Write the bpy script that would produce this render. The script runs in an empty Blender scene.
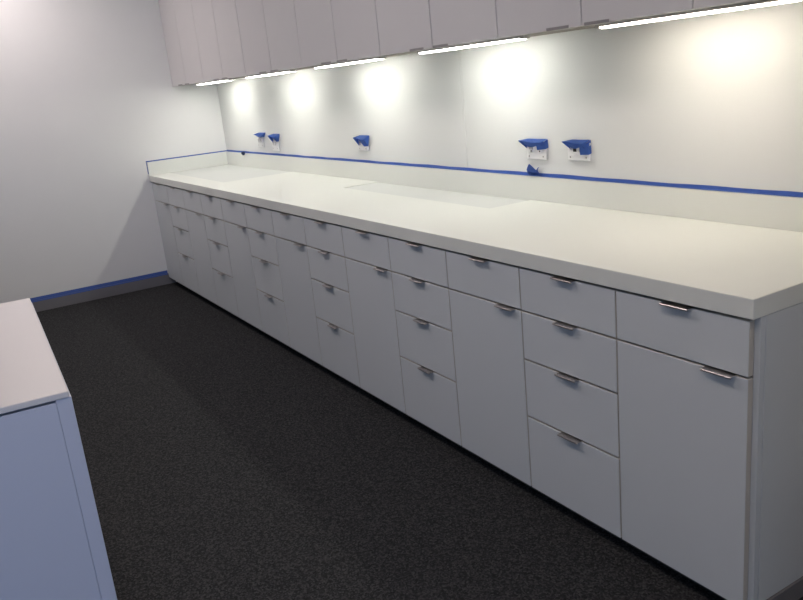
import bpy, bmesh, math, random
from mathutils import Vector, Matrix
random.seed(4)
C = bpy.context.scene
COL = C.collection

# ------------------------------------------------------------------ materials
def mat(name, col, rough=.5, spec=.5, metal=0., noise=0., nscale=40., bump=0., bscale=300., emit=None, estr=0.):
    m = bpy.data.materials.new(name); m.use_nodes = True
    nt = m.node_tree; b = nt.nodes['Principled BSDF']
    b.inputs['Base Color'].default_value = (*col, 1); b.inputs['Roughness'].default_value = rough
    b.inputs['Metallic'].default_value = metal; b.inputs['Specular IOR Level'].default_value = spec
    tc = nt.nodes.new('ShaderNodeTexCoord')
    if noise:
        n = nt.nodes.new('ShaderNodeTexNoise'); n.inputs['Scale'].default_value = nscale; n.inputs['Detail'].default_value = 5
        nt.links.new(tc.outputs['Object'], n.inputs['Vector'])
        r = nt.nodes.new('ShaderNodeMapRange'); r.inputs[3].default_value = 1 - noise; r.inputs[4].default_value = 1 + noise
        nt.links.new(n.outputs['Fac'], r.inputs[0])
        v = nt.nodes.new('ShaderNodeVectorMath'); v.operation = 'SCALE'; v.inputs[0].default_value = col
        nt.links.new(r.outputs[0], v.inputs['Scale']); nt.links.new(v.outputs[0], b.inputs['Base Color'])
    if bump:
        n2 = nt.nodes.new('ShaderNodeTexNoise'); n2.inputs['Scale'].default_value = bscale; n2.inputs['Detail'].default_value = 3
        nt.links.new(tc.outputs['Object'], n2.inputs['Vector'])
        bp = nt.nodes.new('ShaderNodeBump'); bp.inputs['Strength'].default_value = bump; bp.inputs['Distance'].default_value = .002
        nt.links.new(n2.outputs['Fac'], bp.inputs['Height']); nt.links.new(bp.outputs['Normal'], b.inputs['Normal'])
    if emit:
        b.inputs['Emission Color'].default_value = (*emit, 1); b.inputs['Emission Strength'].default_value = estr
    return m

M = {}
M['wall'] = mat('white_wall_paint', (.74, .74, .73), .55, .3, noise=.015, nscale=6, bump=.08, bscale=180)
M['board'] = mat('white_wall_panel', (.68, .69, .675), .4, .35, noise=.01, nscale=3)
M['ceiling'] = mat('ceiling_tile', (.75, .75, .74), .9, .1, noise=.04, nscale=120, bump=.2)
M['laminate'] = mat('white_cabinet_laminate', (.58, .605, .62), .42, .4, noise=.012, nscale=10)
M['lit_lam'] = mat('white_cabinet_laminate_lit', (.68, .66, .66), .45, .4, noise=.012, nscale=10)  # same laminate as the base doors, lightened to stand in for brighter light
M['edge'] = mat('cabinet_edge_banding', (.50, .47, .42), .55, .3, noise=.03, nscale=30)
M['carcass'] = mat('cabinet_carcass_board', (.26, .24, .21), .6, .3, noise=.03, nscale=30)
M['worktop'] = mat('white_solid_surface_worktop', (.715, .73, .685), .30, .5, noise=.01, nscale=12)
M['inset'] = mat('pale_grey_inset_sheet', (.60, .62, .60), .30, .5, noise=.01, nscale=12)
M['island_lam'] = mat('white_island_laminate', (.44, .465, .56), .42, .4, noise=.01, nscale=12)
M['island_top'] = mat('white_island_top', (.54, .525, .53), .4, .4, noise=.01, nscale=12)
M['plinth'] = mat('black_plinth', (.035, .035, .036), .6, .3, noise=.1, nscale=20)
M['base'] = mat('grey_vinyl_base', (.17, .165, .175), .55, .35, noise=.05, nscale=12)
M['steel'] = mat('satin_nickel', (.46, .43, .41), .33, .5, metal=1., noise=.05, nscale=90)
M['tape'] = mat('blue_masking_tape', (.06, .125, .40), .6, .3, noise=.12, nscale=60, bump=.3, bscale=500)
M['tape_flap'] = mat('bright_blue_masking_tape', (.075, .17, .52), .55, .3, noise=.12, nscale=60, bump=.3, bscale=500)
M['tape_dark'] = mat('dark_blue_tape', (.012, .022, .07), .6, .3, noise=.1, nscale=60)
M['plate'] = mat('white_outlet_plastic', (.78, .78, .77), .35, .5, noise=.01, nscale=50)
M['slot'] = mat('dark_socket_slot', (.03, .03, .03), .5, .3, noise=.1, nscale=50)
M['upull'] = mat('brushed_grey_edge_pull', (.33, .31, .31), .45, .4, metal=.3, noise=.05, nscale=90)
M['alu'] = mat('light_fixture_housing', (.62, .60, .57), .4, .4, noise=.03, nscale=40)
M['gray'] = mat('joint_filler', (.45, .45, .44), .6, .2, noise=.04, nscale=30)
def led(name, col, core, base, sig):
    # emission of a strip whose diodes crowd towards its middle
    m = mat(name, (.9, .9, .86), .5, .2, emit=col, estr=1.); nt = m.node_tree; b = nt.nodes['Principled BSDF']
    tc = nt.nodes.new('ShaderNodeTexCoord'); sx = nt.nodes.new('ShaderNodeSeparateXYZ'); nt.links.new(tc.outputs['Object'], sx.inputs[0])
    def op(o, a, v=None, inp=None):
        n = nt.nodes.new('ShaderNodeMath'); n.operation = o; nt.links.new(a, n.inputs[0])
        if v is not None: n.inputs[1].default_value = v
        if inp is not None: nt.links.new(inp, n.inputs[1])
        return n.outputs[0]
    x = op('DIVIDE', sx.outputs[0], sig); x2 = op('MULTIPLY', x, inp=x); e = op('MULTIPLY', x2, -1.); g = nt.nodes.new('ShaderNodeMath'); g.operation = 'EXPONENT'
    nt.links.new(e, g.inputs[0]); r = op('MULTIPLY', g.outputs[0], core); r = op('ADD', r, base); nt.links.new(r, b.inputs['Emission Strength'])
    return m
M['led'] = led('lit_led_diffuser', (1., .985, .90), 50., 15., .18)
M['led_warm'] = led('lit_warm_led_diffuser', (1., .90, .77), 42., 16., .18)
M['troffer'] = mat('lit_ceiling_diffuser', (.9, .9, .88), .5, .2, emit=(1., .88, .86), estr=9.8)
M['troffer_warm'] = mat('lit_warm_ceiling_diffuser', (.9, .9, .86), .5, .2, emit=(1., .83, .69), estr=9.0)

def carpet():
    m = bpy.data.materials.new('charcoal_carpet'); m.use_nodes = True; nt = m.node_tree; b = nt.nodes['Principled BSDF']
    tc = nt.nodes.new('ShaderNodeTexCoord')
    v = nt.nodes.new('ShaderNodeTexVoronoi'); v.inputs['Scale'].default_value = 190
    n = nt.nodes.new('ShaderNodeTexNoise'); n.inputs['Scale'].default_value = 75; n.inputs['Detail'].default_value = 6; n.inputs['Roughness'].default_value = .75
    nt.links.new(tc.outputs['Object'], v.inputs['Vector']); nt.links.new(tc.outputs['Object'], n.inputs['Vector'])
    sep = nt.nodes.new('ShaderNodeSeparateColor'); nt.links.new(v.outputs['Color'], sep.inputs[0])
    mx = nt.nodes.new('ShaderNodeMath'); mx.operation = 'MULTIPLY_ADD'; mx.inputs[1].default_value = .45
    nt.links.new(sep.outputs[0], mx.inputs[0]); nt.links.new(n.outputs['Fac'], mx.inputs[2])
    cr = nt.nodes.new('ShaderNodeValToRGB'); e = cr.color_ramp.elements
    e[0].position = .45; e[0].color = (.011, .0115, .0125, 1); e[1].position = .98; e[1].color = (.056, .057, .058, 1)
    k = cr.color_ramp.elements.new(.72); k.color = (.023, .023, .0245, 1)
    nt.links.new(mx.outputs[0], cr.inputs[0]); nt.links.new(cr.outputs[0], b.inputs['Base Color'])
    b.inputs['Roughness'].default_value = .95; b.inputs['Specular IOR Level'].default_value = .15
    bp = nt.nodes.new('ShaderNodeBump'); bp.inputs['Strength'].default_value = .7; bp.inputs['Distance'].default_value = .004
    nt.links.new(mx.outputs[0], bp.inputs['Height']); nt.links.new(bp.outputs['Normal'], b.inputs['Normal'])
    return m
M['carpet'] = carpet()

# ------------------------------------------------------------------ helpers
def add_box(bm, x0, x1, y0, y1, z0, z1, bev=0., seg=1):
    t = bmesh.new()
    bmesh.ops.create_cube(t, size=1)
    for v in t.verts:
        v.co = Vector((x0 + (v.co.x + .5) * (x1 - x0), y0 + (v.co.y + .5) * (y1 - y0), z0 + (v.co.z + .5) * (z1 - z0)))
    if bev: bmesh.ops.bevel(t, geom=t.edges[:], offset=bev, segments=seg, affect='EDGES', profile=.6)
    me = bpy.data.meshes.new('tmp'); t.to_mesh(me); t.free(); bm.from_mesh(me); bpy.data.meshes.remove(me)

def add_prism(bm, pts, x0, x1):      # pts = (y, z) outline, extruded along x
    a = [bm.verts.new((x0, y, z)) for y, z in pts]; b = [bm.verts.new((x1, y, z)) for y, z in pts]
    n = len(pts)
    bm.faces.new(a[::-1]); bm.faces.new(b)
    for i in range(n): bm.faces.new((a[i], a[(i + 1) % n], b[(i + 1) % n], b[i]))

def obj(name, bm, m, parent=None, loc=None):
    bmesh.ops.recalc_face_normals(bm, faces=bm.faces[:])
    me = bpy.data.meshes.new(name); bm.to_mesh(me); bm.free(); me.materials.append(m)
    o = bpy.data.objects.new(name, me); COL.objects.link(o)
    if parent: o.parent = parent
    if loc: o.location = loc
    return o

def box(name, m, dims, parent=None, bev=.001):
    bm = bmesh.new(); add_box(bm, *dims, bev=bev); return obj(name, bm, m, parent)

def thing(name, label, cat, loc=(0, 0, 0), rz=0, group=None):
    o = bpy.data.objects.new(name, None); COL.objects.link(o); o.location = loc; o.rotation_euler = (0, 0, rz)
    o.empty_display_size = .1
    tag(o, label, cat, group); return o

def tag(o, label, cat, group=None):
    o['label'] = label; o['category'] = cat
    if group: o['group'] = group
    return o

def struct(name, m, dims):
    o = box(name, m, dims, bev=0); o['kind'] = 'structure'; return o

def dup(root, loc, label=None, rz=None):
    r = root.copy(); COL.objects.link(r); r.location = loc
    if rz is not None: r.rotation_euler = (0, 0, rz)
    if label: r['label'] = label
    for ch in list(root.children):
        c = ch.copy(); COL.objects.link(c); c.parent = r
        for g in list(ch.children):
            d = g.copy(); COL.objects.link(d); d.parent = c
    return r

# ------------------------------------------------------------------ dimensions
ZT, TH = .915, .0513             # worktop top and edge thickness
W, X0 = .421, .0284              # base unit width, first unit
XE = 5.521                       # end of the worktop
YW = .675                        # back wall
YS = .662                        # face of the upstand
ZU, YU, WU, XU = 1.5867, .307, .4282, -.0465
CEIL = 2.75
RX, RY = 9.2, -4.8

# ------------------------------------------------------------------ setting
struct('floor', M['carpet'], (-.15, RX + .15, RY - .15, YW + .15, -.1, 0))
struct('ceiling', M['ceiling'], (-.15, RX + .15, RY - .15, YW + .15, CEIL, CEIL + .1))
struct('wall_left', M['wall'], (-.12, 0, RY, YW, 0, CEIL))
# back wall: two panels meeting at an open joint
bm = bmesh.new()
add_box(bm, -.12, 3.4775, YW, YW + .12, 0, CEIL); add_box(bm, 3.4805, RX + .12, YW, YW + .12, 0, CEIL)
add_box(bm, 3.4775, 3.4805, YW + .003, YW + .12, 0, CEIL)
o = obj('wall_back', bm, M['board']); o['kind'] = 'structure'
struct('wall_front', M['wall'], (-.12, RX + .12, RY - .12, RY, 0, CEIL))
# unseen wall, added to keep window light off the right end of the cabinets
struct('wall_light_block', M['wall'], (6.95, 7.07, -.95, YW, 0, CEIL))
# right wall with the daylight window opening
WY0, WY1, WZ0, WZ1 = -3.4, -1.3, .85, 2.35
bm = bmesh.new()
add_box(bm, RX, RX + .12, RY, WY0, 0, CEIL); add_box(bm, RX, RX + .12, WY1, YW, 0, CEIL)
add_box(bm, RX, RX + .12, WY0, WY1, 0, WZ0); add_box(bm, RX, RX + .12, WY0, WY1, WZ1, CEIL)
o = obj('wall_right', bm, M['wall']); o['kind'] = 'structure'
bm = bmesh.new()
for y in (WY0, (WY0 + WY1) / 2 - .02, WY1 - .04): add_box(bm, RX + .03, RX + .08, y, y + .04, WZ0, WZ1)
add_box(bm, RX + .03, RX + .08, WY0, WY1, WZ0, WZ0 + .04); add_box(bm, RX + .03, RX + .08, WY0, WY1, WZ1 - .04, WZ1)
o = obj('window_1', bm, M['alu']); o['kind'] = 'structure'
o = box('baseboard_left', M['base'], (0, .010, RY, .055, 0, .090)); o['kind'] = 'structure'

# masking tape on the left wall above the baseboard
bm = bmesh.new(); add_box(bm, 0, .0012, -2.6, .0, .087, .116)
add_box(bm, .010, .0108, -2.6, .0, .082, .0905)
tag(obj('masking_tape', bm, M['tape']), 'long blue masking tape strip along top of the grey baseboard on the left wall', 'tape')

# ------------------------------------------------------------------ worktop with two recesses
wt = thing('worktop', 'long white worktop with thick edge and two shallow recesses, lit by strip lights', 'countertop', (0, 0, 0))
XR1, YR1, XR2a, XR2b, YR2 = 1.37, .155, 2.59, 3.945, .438
xs = [.001, .012, XR1, XR2a, XR2b, XE]; ys = [-.008, YR1, YR2, YS, YW - .001]
def hole(i, j):
    xa, ya = (xs[i] + xs[i + 1]) / 2, (ys[j] + ys[j + 1]) / 2
    if ya > YS: return False
    return (.012 < xa < XR1 and ya > YR1) or (XR2a < xa < XR2b and ya > YR2)
bm = bmesh.new(); V = {}
for i, x in enumerate(xs):
    for j, y in enumerate(ys): V[i, j] = bm.verts.new((x, y, ZT))
for i in range(len(xs) - 1):
    for j in range(len(ys) - 1):
        if not hole(i, j): bm.faces.new((V[i, j], V[i + 1, j], V[i + 1, j + 1], V[i, j + 1]))
g = bmesh.ops.extrude_face_region(bm, geom=bm.faces[:])
for v in [e for e in g['geom'] if isinstance(e, bmesh.types.BMVert)]: v.co.z -= TH
bmesh.ops.recalc_face_normals(bm, faces=bm.faces[:])
sharp = [e for e in bm.edges if len(e.link_faces) == 2 and e.calc_face_angle() > .5]
bmesh.ops.bevel(bm, geom=sharp, offset=.0025, segments=2, affect='EDGES', profile=.5)
obj('slab', bm, M['worktop'], wt)
def tray(x0, x1, y0, y1):        # shallow recess: a greyer inset sheet 4 mm below the surface
    o = box('inset_panel', M['inset'], (x0 + .0005, x1 - .0005, y0 + .0005, y1 - .0005, ZT - .020, ZT - .004), wt, .0)
    o['label'] = 'pale grey inset sheet sunk in the worktop'
tray(.012, XR1, YR1, YS); tray(XR2a, XR2b, YR2, YS)
box('upstand', M['worktop'], (.0125, XE, YS, YW - .001, ZT, 1.021), wt, .0015)
box('upstand', M['worktop'], (.001, .012, -.006, YW - .001, ZT, 1.021), wt, .0015)

# tape along the upstands
bm = bmesh.new()
n = 60; prev = None
for i in range(n + 1):
    x = .0015 + i * (XE - .002) / n; dz = .0012 * math.sin(i * 1.7) + .0008 * math.sin(i * .6)
    ring = [bm.verts.new(p) for p in ((x, YW - .0012, 1.0335 + dz), (x, YW, 1.0335 + dz), (x, YW, 1.0215), (x, YS - .001, 1.0215), (x, YS - .001, 1.0225), (x, YW - .0012, 1.0225))]
    if prev:
        for k in range(6): bm.faces.new((prev[k], prev[(k + 1) % 6], ring[(k + 1) % 6], ring[k]))
    else: bm.faces.new(ring)
    prev = ring
bm.faces.new(prev[::-1])
tag(obj('masking_tape', bm, M['tape']), 'long blue masking tape strip along back wall above the worktop upstand', 'tape')
bm = bmesh.new(); add_box(bm, 0, .0012, -.010, YW - .002, 1.0215, 1.030); add_box(bm, 0, .0012, -.012, -.0062, .925, 1.030)
add_box(bm, 0.0012, .011, -.010, YS - .002, 1.0212, 1.0222)
tag(obj('masking_tape', bm, M['tape']), 'thin blue masking tape on the left wall bordering the short end upstand', 'tape')

def crumple(x, z, w, h, label, seed):
    rnd = random.Random(seed); bm = bmesh.new()
    N, K = 7, 5; G = {}
    for i in range(N):
        for j in range(K):
            u, v = i / (N - 1), j / (K - 1)
            yy = YW - .003 - .022 * math.sin(v * 2.6) * (.6 + .4 * math.sin(u * 7 + seed)) - rnd.random() * .006
            G[i, j] = bm.verts.new((x + (u - .5) * w * (1 - .25 * v + .15 * v * (i % 2)), yy, z + v * h * (.55 + .45 * abs(math.cos(u * math.pi)) - .25 * u)))
    for i in range(N - 1):
        for j in range(K - 1): bm.faces.new((G[i, j], G[i + 1, j], G[i + 1, j + 1], G[i, j + 1]))
    bmesh.ops.solidify(bm, geom=bm.faces[:], thickness=.0015)
    # the loose tail lying along the strip
    add_prism(bm, [(YS - .004, 1.0232), (YS + .010, 1.0232), (YS + .010, 1.0250), (YS - .004, 1.0245)], x - w * .75, x + w * .3)
    return tag(obj('masking_tape_wad', bm, M['tape']), label, 'tape')
crumple(3.985, 1.024, .085, .050, 'crumpled blue tape end sticking up from the back strip below an outlet', 1)
bm = bmesh.new(); bmesh.ops.create_icosphere(bm, subdivisions=2, radius=.016)
rnd = random.Random(8)
for v in bm.verts: v.co = v.co * (.8 + .35 * rnd.random()) + Vector((.462, YS - .0135, 1.018))
tag(obj('masking_tape_wad', bm, M['tape_dark']), 'small dark tape wad stuck to the upstand near the left corner', 'tape')

# ------------------------------------------------------------------ base cabinets
FT, FB = .8550, .0609
S = [.711, .541, .333]
GAP = .0062
def pull(parent, xc, ztop, L=.088, flip=1, y0=0.):
    bm = bmesh.new()
    t = .0018; z = ztop + .0004
    nose = [(y0 - .0185 + .0024 * math.cos(a), z - .0012 + .0030 * math.sin(a)) for a in [math.radians(90 + 30 * k) for k in range(8)]]
    add_prism(bm, [(y0 + .017, z), (y0 + .017, z + t)] + nose + [(y0 - .0165, z)], xc - L / 2, xc + L / 2)
    return obj('handle', bm, M['steel'], parent)
def front(parent, name, x0, x1, z0, z1, m='laminate'):
    f = box(name, M[m], (x0, x1, 0, .0195, z0, z1), parent, .0012)
    # brown edge banding round the panel: thin boards behind the face
    bm = bmesh.new(); e = .0006
    add_box(bm, x1 - .0002, x1 + e, .0015, .0193, z0 + .001, z1 - .001); add_box(bm, x0 - e, x0 + .0002, .0015, .0193, z0 + .001, z1 - .001)
    add_box(bm, x0 + .001, x1 - .001, .0015, .0193, z1 - .0002, z1 + e * .5)
    obj('edge_banding', bm, M['edge'], f)
    return f
ORD = ['nearest the right end', 'second from the right end', 'third from the right end', 'fourth from the right end', 'fifth from the right end', 'sixth from the right end',
       'midway along the run', 'sixth from the left wall', 'fifth from the left wall', 'fourth from the left wall', 'third from the left wall', 'second from the left wall', 'against the left wall']
def carcass(parent, w, ztop):
    bm = bmesh.new(); t = .016; y0, y1 = .022, YS - .03
    add_box(bm, .0008, t, y0, y1, FB, ztop); add_box(bm, w - t, w - .0008, y0, y1, FB, ztop)
    add_box(bm, t, w - t, y0, y1, FB, FB + t); add_box(bm, t, w - t, y1 - .01, y1, FB + t, ztop)
    add_box(bm, t, w - t, y0, y0 + .08, min(ztop, .856) - t, min(ztop, .856))
    return obj('carcass', bm, M['carcass'], parent)
for i in range(13):
    x = X0 + i * W; door = (i % 2 == 0); place = ORD[12 - i]
    zc = ZT - TH - .001
    if door:
        lab = 'white base cabinet with one drawer above a tall door, ' + place
    else:
        lab = 'white base cabinet with four stacked drawers, ' + place
    u = thing('base_cabinet', lab, 'cabinet', (x, 0, 0), group='white base cabinets under the worktop')
    carcass(u, W, zc)
    a, b = GAP / 2, W - GAP / 2
    if i == 12: b = W + .0035
    f = front(u, 'drawer', a, b, S[0] + GAP / 2, FT); pull(f, W / 2 + .008, FT)
    if door:
        f = front(u, 'door', a, b, FB, S[0] - GAP / 2); pull(f, W - .074, S[0] - GAP / 2)
        # hinge barrels inside the door
    else:
        for z1, z0 in ((S[0], S[1]), (S[1], S[2]), (S[2], FB - GAP / 2)):
            f = front(u, 'drawer', a, b, z0 + GAP / 2, z1 - GAP / 2); pull(f, W / 2 + .007, z1 - GAP / 2)
    if i == 0: box('filler_strip', M['laminate'], (-X0 + .001, -.001, .004, .0195, FB, FT), u)
    if i == 12:
        box('end_panel', M['laminate'], (W + .0012, W + .0187, .0435, YW - .001, FB, ZT - TH - .0005), u)
        box('end_stile', M['laminate'], (W + .0012, W + .0187, .0225, .0415, FB, ZT - TH - .0005), u)

bm = bmesh.new()
add_box(bm, .003, XE - .004, .062, .078, 0, FB - .001); 
tag_o = obj('plinth', bm, M['plinth'])
tag(tag_o, 'black recessed toe kick running along the floor under the base cabinets', 'toe kick')
bm = bmesh.new(); add_box(bm, XE - .0035, XE + .004, .026, YW - .001, 0, FB - .0015, bev=.001)
tag(obj('vinyl_base', bm, M['base']), 'dark grey vinyl base strip along floor under right end panel', 'baseboard')

# ------------------------------------------------------------------ wall cabinets
ZTOP = 2.55
ULAB = ['against the left wall', 'second from the left wall', 'third from the left wall', 'fourth from the left wall', 'fifth from the left wall', 'second from the right end']
def upull(parent, xc):
    bm = bmesh.new(); z = ZU - .0004; t = .0018; y0 = YU
    add_prism(bm, [(y0 + .017, z), (y0 + .017, z - t), (y0 - .0205, z - t), (y0 - .0225, z - t + .0015), (y0 - .0225, z + .008), (y0 - .0205, z + .008), (y0 - .0205, z)], xc - .0525, xc + .0525)
    return obj('handle', bm, M['upull'], parent)
for c in range(7):
    k0, k1 = (2 * c, 2 * c + 2) if c < 6 else (12, 13)
    x0 = max(XU + k0 * WU, .001); x1 = XU + k1 * WU
    if c < 6: lab = 'white two-door wall cabinet with edge pulls, ' + ULAB[c]
    else: lab = 'white single-door wall cabinet at the right end of the row'
    u = thing('wall_cabinet', lab, 'cabinet', (0, 0, 0), group='white wall cabinets above the strip lights')
    bm = bmesh.new(); t = .016; y0, y1 = YU + .021, YW - .001; zb = ZU + .006
    add_box(bm, x0 + .0006, x0 + t, y0, y1, zb, ZTOP); add_box(bm, x1 - t, x1 - .0006, y0, y1, zb, ZTOP)
    add_box(bm, x0 + t, x1 - t, y0, y1, zb, zb + t); add_box(bm, x0 + t, x1 - t, y0, y1, ZTOP - t, ZTOP); add_box(bm, x0 + t, x1 - t, y1 - .01, y1, zb + t, ZTOP - t)
    obj('carcass', bm, M['carcass'], u)
    for k in range(k0, k1):
        a = max(XU + k * WU, .001) + .0030; b = XU + (k + 1) * WU - .0030
        bm = bmesh.new(); add_box(bm, a, b, YU, YU + .019, ZU, ZTOP, bev=.0012)
        d = obj('door', bm, M['lit_lam'], u)
        right = (k % 2 == 0)
        upull(d, (b - .085) if right else (a + .085))
    u.location = (0, 0, 0)

# strip lights under the wall cabinets
ls = [(.55, .74), (1.655, .75), (2.74, .73), (3.83, .71), (4.945, .70)]
LL = ['under the wall cabinets nearest the left wall', 'second from the left wall', 'in the middle of the row of five', 'second from the right end', 'nearest the right end with a warmer glow']
first = None
for i, (xc, L) in enumerate(ls):
    t = thing('under_cabinet_downlight', 'slim lit white strip light, ' + LL[i], 'light', (xc, .47, ZU), group='strip lights under the wall cabinets')
    bm = bmesh.new(); add_box(bm, -L / 2, L / 2, -.022, .022, -.004, .006, bev=.001)
    add_box(bm, -L / 2 - .02, -L / 2, -.016, .016, -.008, .006); add_box(bm, L / 2, L / 2 + .02, -.016, .016, -.008, .006)
    obj('housing', bm, M['alu'], t)
    bm = bmesh.new(); add_prism(bm, [(-.018, -.004), (-.018, -.0085), (-.012, -.0105), (.012, -.0105), (.018, -.0085), (.018, -.004)], -L / 2 + .004, L / 2 - .004)
    obj('diffuser', bm, M['led_warm'] if i == 4 else M['led'], t)

# ------------------------------------------------------------------ outlets with folded tape
def outlet(xa, xb, zb, zt, kind, label):
    xc, w, h = (xa + xb) / 2, xb - xa, zt - zb
    t = thing('wall_outlet', label, 'outlet', (xc, YW, zb), group='outlets on the back wall')
    box('cover_plate', M['plate'], (-w / 2, w / 2, -.012, 0, 0, h), t, .003)
    for s in (-1, 1):
        if kind == 'data':
            r = box('jack', M['slot'], (s * .018 - .009, s * .018 + .009, -.0135, -.011, h * .48, h * .48 + .018), t, .0005)
        else:
            r = box('socket', M['plate'], (s * w * .22 - .017, s * w * .22 + .017, -.015, -.011, h * .40, h * .40 + .034), t, .002)
            bm = bmesh.new()
            for d in (-.007, .007): add_box(bm, s * w * .22 + d - .0015, s * w * .22 + d + .0015, -.0158, -.0145, h * .40 + .014, h * .40 + .026)
            add_box(bm, s * w * .22 - .003, s * w * .22 + .003, -.0158, -.0145, h * .40 + .004, h * .40 + .010)
            obj('slot', bm, M['slot'], r)
    for s in (-1, 1):
        bm = bmesh.new(); bmesh.ops.create_uvsphere(bm, u_segments=10, v_segments=6, radius=.004)
        for v in bm.verts: v.co = Vector((s * w * .36 + v.co.x, -.0125 + v.co.y * .4, h * .18 + v.co.z))
        obj('screw', bm, M['steel'], t)
    return t

def flap(xa, xb, zt, out, lt, rt, label, top_drop=.010, rw=.3):
    """folded masking tape awning on the wall: a top sheet with bent side tails"""
    bm = bmesh.new(); N, K = 8, 4; G = {}
    for i in range(N + 1):
        u = i / N
        for j in range(K + 1):
            v = j / K
            G[i, j] = bm.verts.new((xa + u * (xb - xa), YW - .0015 - out * v, zt - top_drop * v - .004 * math.sin(v * 3.14) - .010 * u * v))
    for i in range(N):
        for j in range(K): bm.faces.new((G[i, j], G[i + 1, j], G[i + 1, j + 1], G[i, j + 1]))
    ya, za = YW - .0015 - out, zt - top_drop
    if lt:      # left tail folded down and back toward the plate
        q = [(xa, ya, za), (xa, YW - .0015, zt), (xa + .003, YW - .014, za - lt), (xa + .014, YW - .018, za - lt)]
        v = [bm.verts.new(p) for p in q]; bm.faces.new(v)
        q = [(xa, ya, za), (xa + .014, YW - .018, za - lt), (xa + .018, YW - .026, za - lt * .45), (xa + .020, ya + .004, za - .002)]
        v = [bm.verts.new(p) for p in q]; bm.faces.new(v)
    if rt:      # wider right tail hanging
        w = (xb - xa) * rw
        q = [(xb - w, ya, za - .008), (xb, ya + .010, za - .008), (xb + .004, YW - .016, za - rt + .003), (xb - w * .75, YW - .022, za - rt)]
        v = [bm.verts.new(p) for p in q]; bm.faces.new(v)
        q = [(xb, YW - .0015, zt), (xb, ya + .010, za - .008), (xb + .004, YW - .016, za - rt + .003)]
        v = [bm.verts.new(p) for p in q]; bm.faces.new(v)
    bmesh.ops.solidify(bm, geom=bm.faces[:], thickness=.0012)
    return tag(obj('masking_tape_flap', bm, M['tape_flap']), label, 'tape', 'blue tape folded over the outlets')

def awning(xa, xb, zt, out, rt, label):
    """tape stuck to the wall, folded out over the plate top and back against it"""
    bm = bmesh.new(); yw = YW - .0015; N = 8; rows = []
    for i in range(N + 1):
        u = i / N; wob = .0015 * math.sin(u * 9)
        rows.append([bm.verts.new(p) for p in (
            (xa + .006 * (1 - u) + u * (xb - xa), yw, zt + wob * .3),
            (xa + u * (xb - xa - .010), yw - out * (1 - .45 * u), zt - .003 - .012 * u + wob),
            (xa + .030 + u * (xb - xa - .036), yw - .026 + wob, zt - .029 - .004 * math.sin(u * 6)))])
    for i in range(N):
        for k in range(2): bm.faces.new((rows[i][k], rows[i + 1][k], rows[i + 1][k + 1], rows[i][k + 1]))
    w = xb - xa                       # right tail, hanging to the plate, and the gusset beside it
    A = bm.verts.new((xb - w * .30, yw - out * .66, zt - .012)); B = bm.verts.new((xb + .002, yw - .020, zt - .010))
    Cc = bm.verts.new((xb + .004, yw - .014, zt - .016 - rt)); D = bm.verts.new((xb - w * .26, yw - .029, zt - .024 - rt * .8))
    bm.faces.new((A, B, Cc, D))
    E_ = bm.verts.new((xb + .001, yw, zt)); F_ = bm.verts.new((xb + .001, yw - .020, zt - .010)); G_ = bm.verts.new((xb + .004, yw, zt - .012 - rt)); H_ = bm.verts.new((xb + .0035, yw - .014, zt - .016 - rt))
    bm.faces.new((E_, F_, H_, G_))
    # left gusset folded in from the tip
    P = bm.verts.new((xa - .001, yw - out, zt - .004)); Q = bm.verts.new((xa + .030, yw - .027, zt - .036)); Rr = bm.verts.new((xa + .012, yw - .004, zt - .040)); Sx = bm.verts.new((xa + .004, yw, zt - .004))
    bm.faces.new((P, Q, Rr)); bm.faces.new((P, Rr, Sx))
    bmesh.ops.solidify(bm, geom=bm.faces[:], thickness=.0012)
    return tag(obj('masking_tape_flap', bm, M['tape_flap']), label, 'tape', 'blue tape folded over the outlets')

outlet(.775, .885, 1.075, 1.160, 'power', 'white wall outlet under blue tape, nearest the left corner')
flap(.805, .940, 1.184, .050, .010, .022, 'short blue tape flap over the outlet nearest the left corner', .012, .7)
outlet(1.060, 1.170, 1.055, 1.150, 'power', 'white wall outlet under tape with two tails, second from the left corner')
flap(1.088, 1.203, 1.177, .050, .055, .045, 'blue tape flap with two hanging tails, second from the left corner', .010, .3)
outlet(2.400, 2.510, 1.090, 1.165, 'power', 'white wall outlet behind a wide hanging blue tape tail, middle of five')
flap(2.412, 2.530, 1.179, .048, .050, .052, 'blue tape flap with pale gap and wide dark tail, middle of five', .010, .42)
outlet(3.936, 4.060, 1.093, 1.165, 'power', 'white double socket outlet above the crumpled tape end')
awning(3.927, 4.062, 1.179, .046, .024, 'blue tape awning over the outlet above the crumpled tape end')
outlet(4.190, 4.314, 1.097, 1.170, 'data', 'white plate with two dark jacks, rightmost outlet on the back wall')
awning(4.198, 4.312, 1.179, .046, .040, 'blue tape awning with a dark right tail over the rightmost outlet')

# ------------------------------------------------------------------ near cabinet (island end)
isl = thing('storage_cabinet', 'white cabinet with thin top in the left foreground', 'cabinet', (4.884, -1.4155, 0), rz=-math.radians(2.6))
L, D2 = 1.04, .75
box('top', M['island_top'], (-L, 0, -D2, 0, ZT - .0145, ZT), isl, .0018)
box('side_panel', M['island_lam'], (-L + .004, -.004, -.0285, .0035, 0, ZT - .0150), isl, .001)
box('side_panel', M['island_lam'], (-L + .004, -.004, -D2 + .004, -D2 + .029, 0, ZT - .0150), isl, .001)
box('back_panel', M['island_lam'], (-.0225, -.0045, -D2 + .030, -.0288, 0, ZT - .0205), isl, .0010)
box('carcass', M['carcass'], (-L + .02, -.024, -D2 + .030, -.0295, 0, ZT - .0155), isl, 0)

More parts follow.
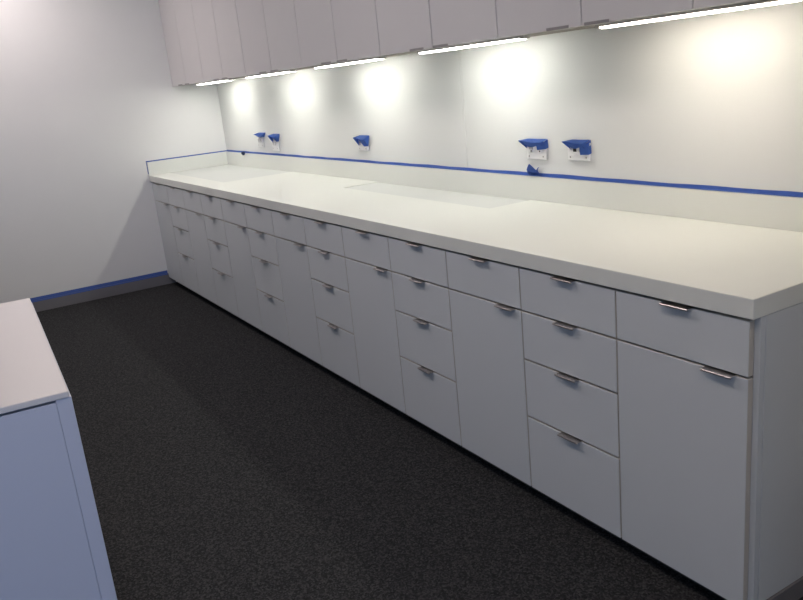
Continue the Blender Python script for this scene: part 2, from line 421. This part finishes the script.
# ------------------------------------------------------------------ ceiling lights
TL = [('nearest the left wall', .85, -1.0), ('middle of the three', 3.6, -1.35), ('warm toned and nearest the window', 6.2, -1.35)]
for w_, x, y in TL:
    t = thing('ceiling_light', 'square lit ceiling panel light, ' + w_, 'light', (x, y, CEIL), group='ceiling panel lights')
    bm = bmesh.new()
    for d in ((-.62, .62, -.32, -.29), (-.62, .62, .29, .32), (-.62, -.59, -.29, .29), (.59, .62, -.29, .29)): add_box(bm, *d, -.02, 0)
    obj('frame', bm, M['alu'], t)
    box('diffuser', M['troffer_warm' if x > 5 else 'troffer'], (-.59, .59, -.29, .29, -.012, -.001), t, 0)

# daylight entering through the window opening
ld = bpy.data.lights.new('daylight', 'AREA'); ld.shape = 'RECTANGLE'; ld.size = WY1 - WY0; ld.size_y = WZ1 - WZ0
ld.energy = 62; ld.color = (.45, .64, 1.)
lo = bpy.data.objects.new('daylight', ld); COL.objects.link(lo); lo.location = (RX + .16, (WY0 + WY1) / 2, (WZ0 + WZ1) / 2)
lo.rotation_euler = Vector((1, 0, 0)).to_track_quat('Z', 'Y').to_euler()
w = bpy.data.worlds.new('world'); C.world = w; w.use_nodes = True
w.node_tree.nodes['Background'].inputs[0].default_value = (.55, .68, 1, 1); w.node_tree.nodes['Background'].inputs[1].default_value = .5

# ------------------------------------------------------------------ camera
cam = bpy.data.cameras.new('camera'); co = bpy.data.objects.new('camera', cam); COL.objects.link(co)
r = Vector((0.52008791, 0.84863191, -0.0966046)); u = Vector((-0.18346651, 0.22146491, 0.95775432)); f = Vector((-0.8341754, 0.48039273, -0.27087676))
co.matrix_world = Matrix(((r.x, u.x, -f.x, 6.6251), (r.y, u.y, -f.y, -1.5802), (r.z, u.z, -f.z, 1.4889), (0, 0, 0, 1)))
cam.sensor_width = 36; cam.lens = 791.26 / 803 * 36; cam.clip_start = .02
C.camera = co
vs = C.view_settings; vs.view_transform = 'Standard'; vs.look = 'None'; vs.gamma = 1; vs.use_curve_mapping = False; vs.exposure = 0.
C.cycles.use_denoising = True
C.cycles.max_bounces = 10; C.cycles.diffuse_bounces = 6
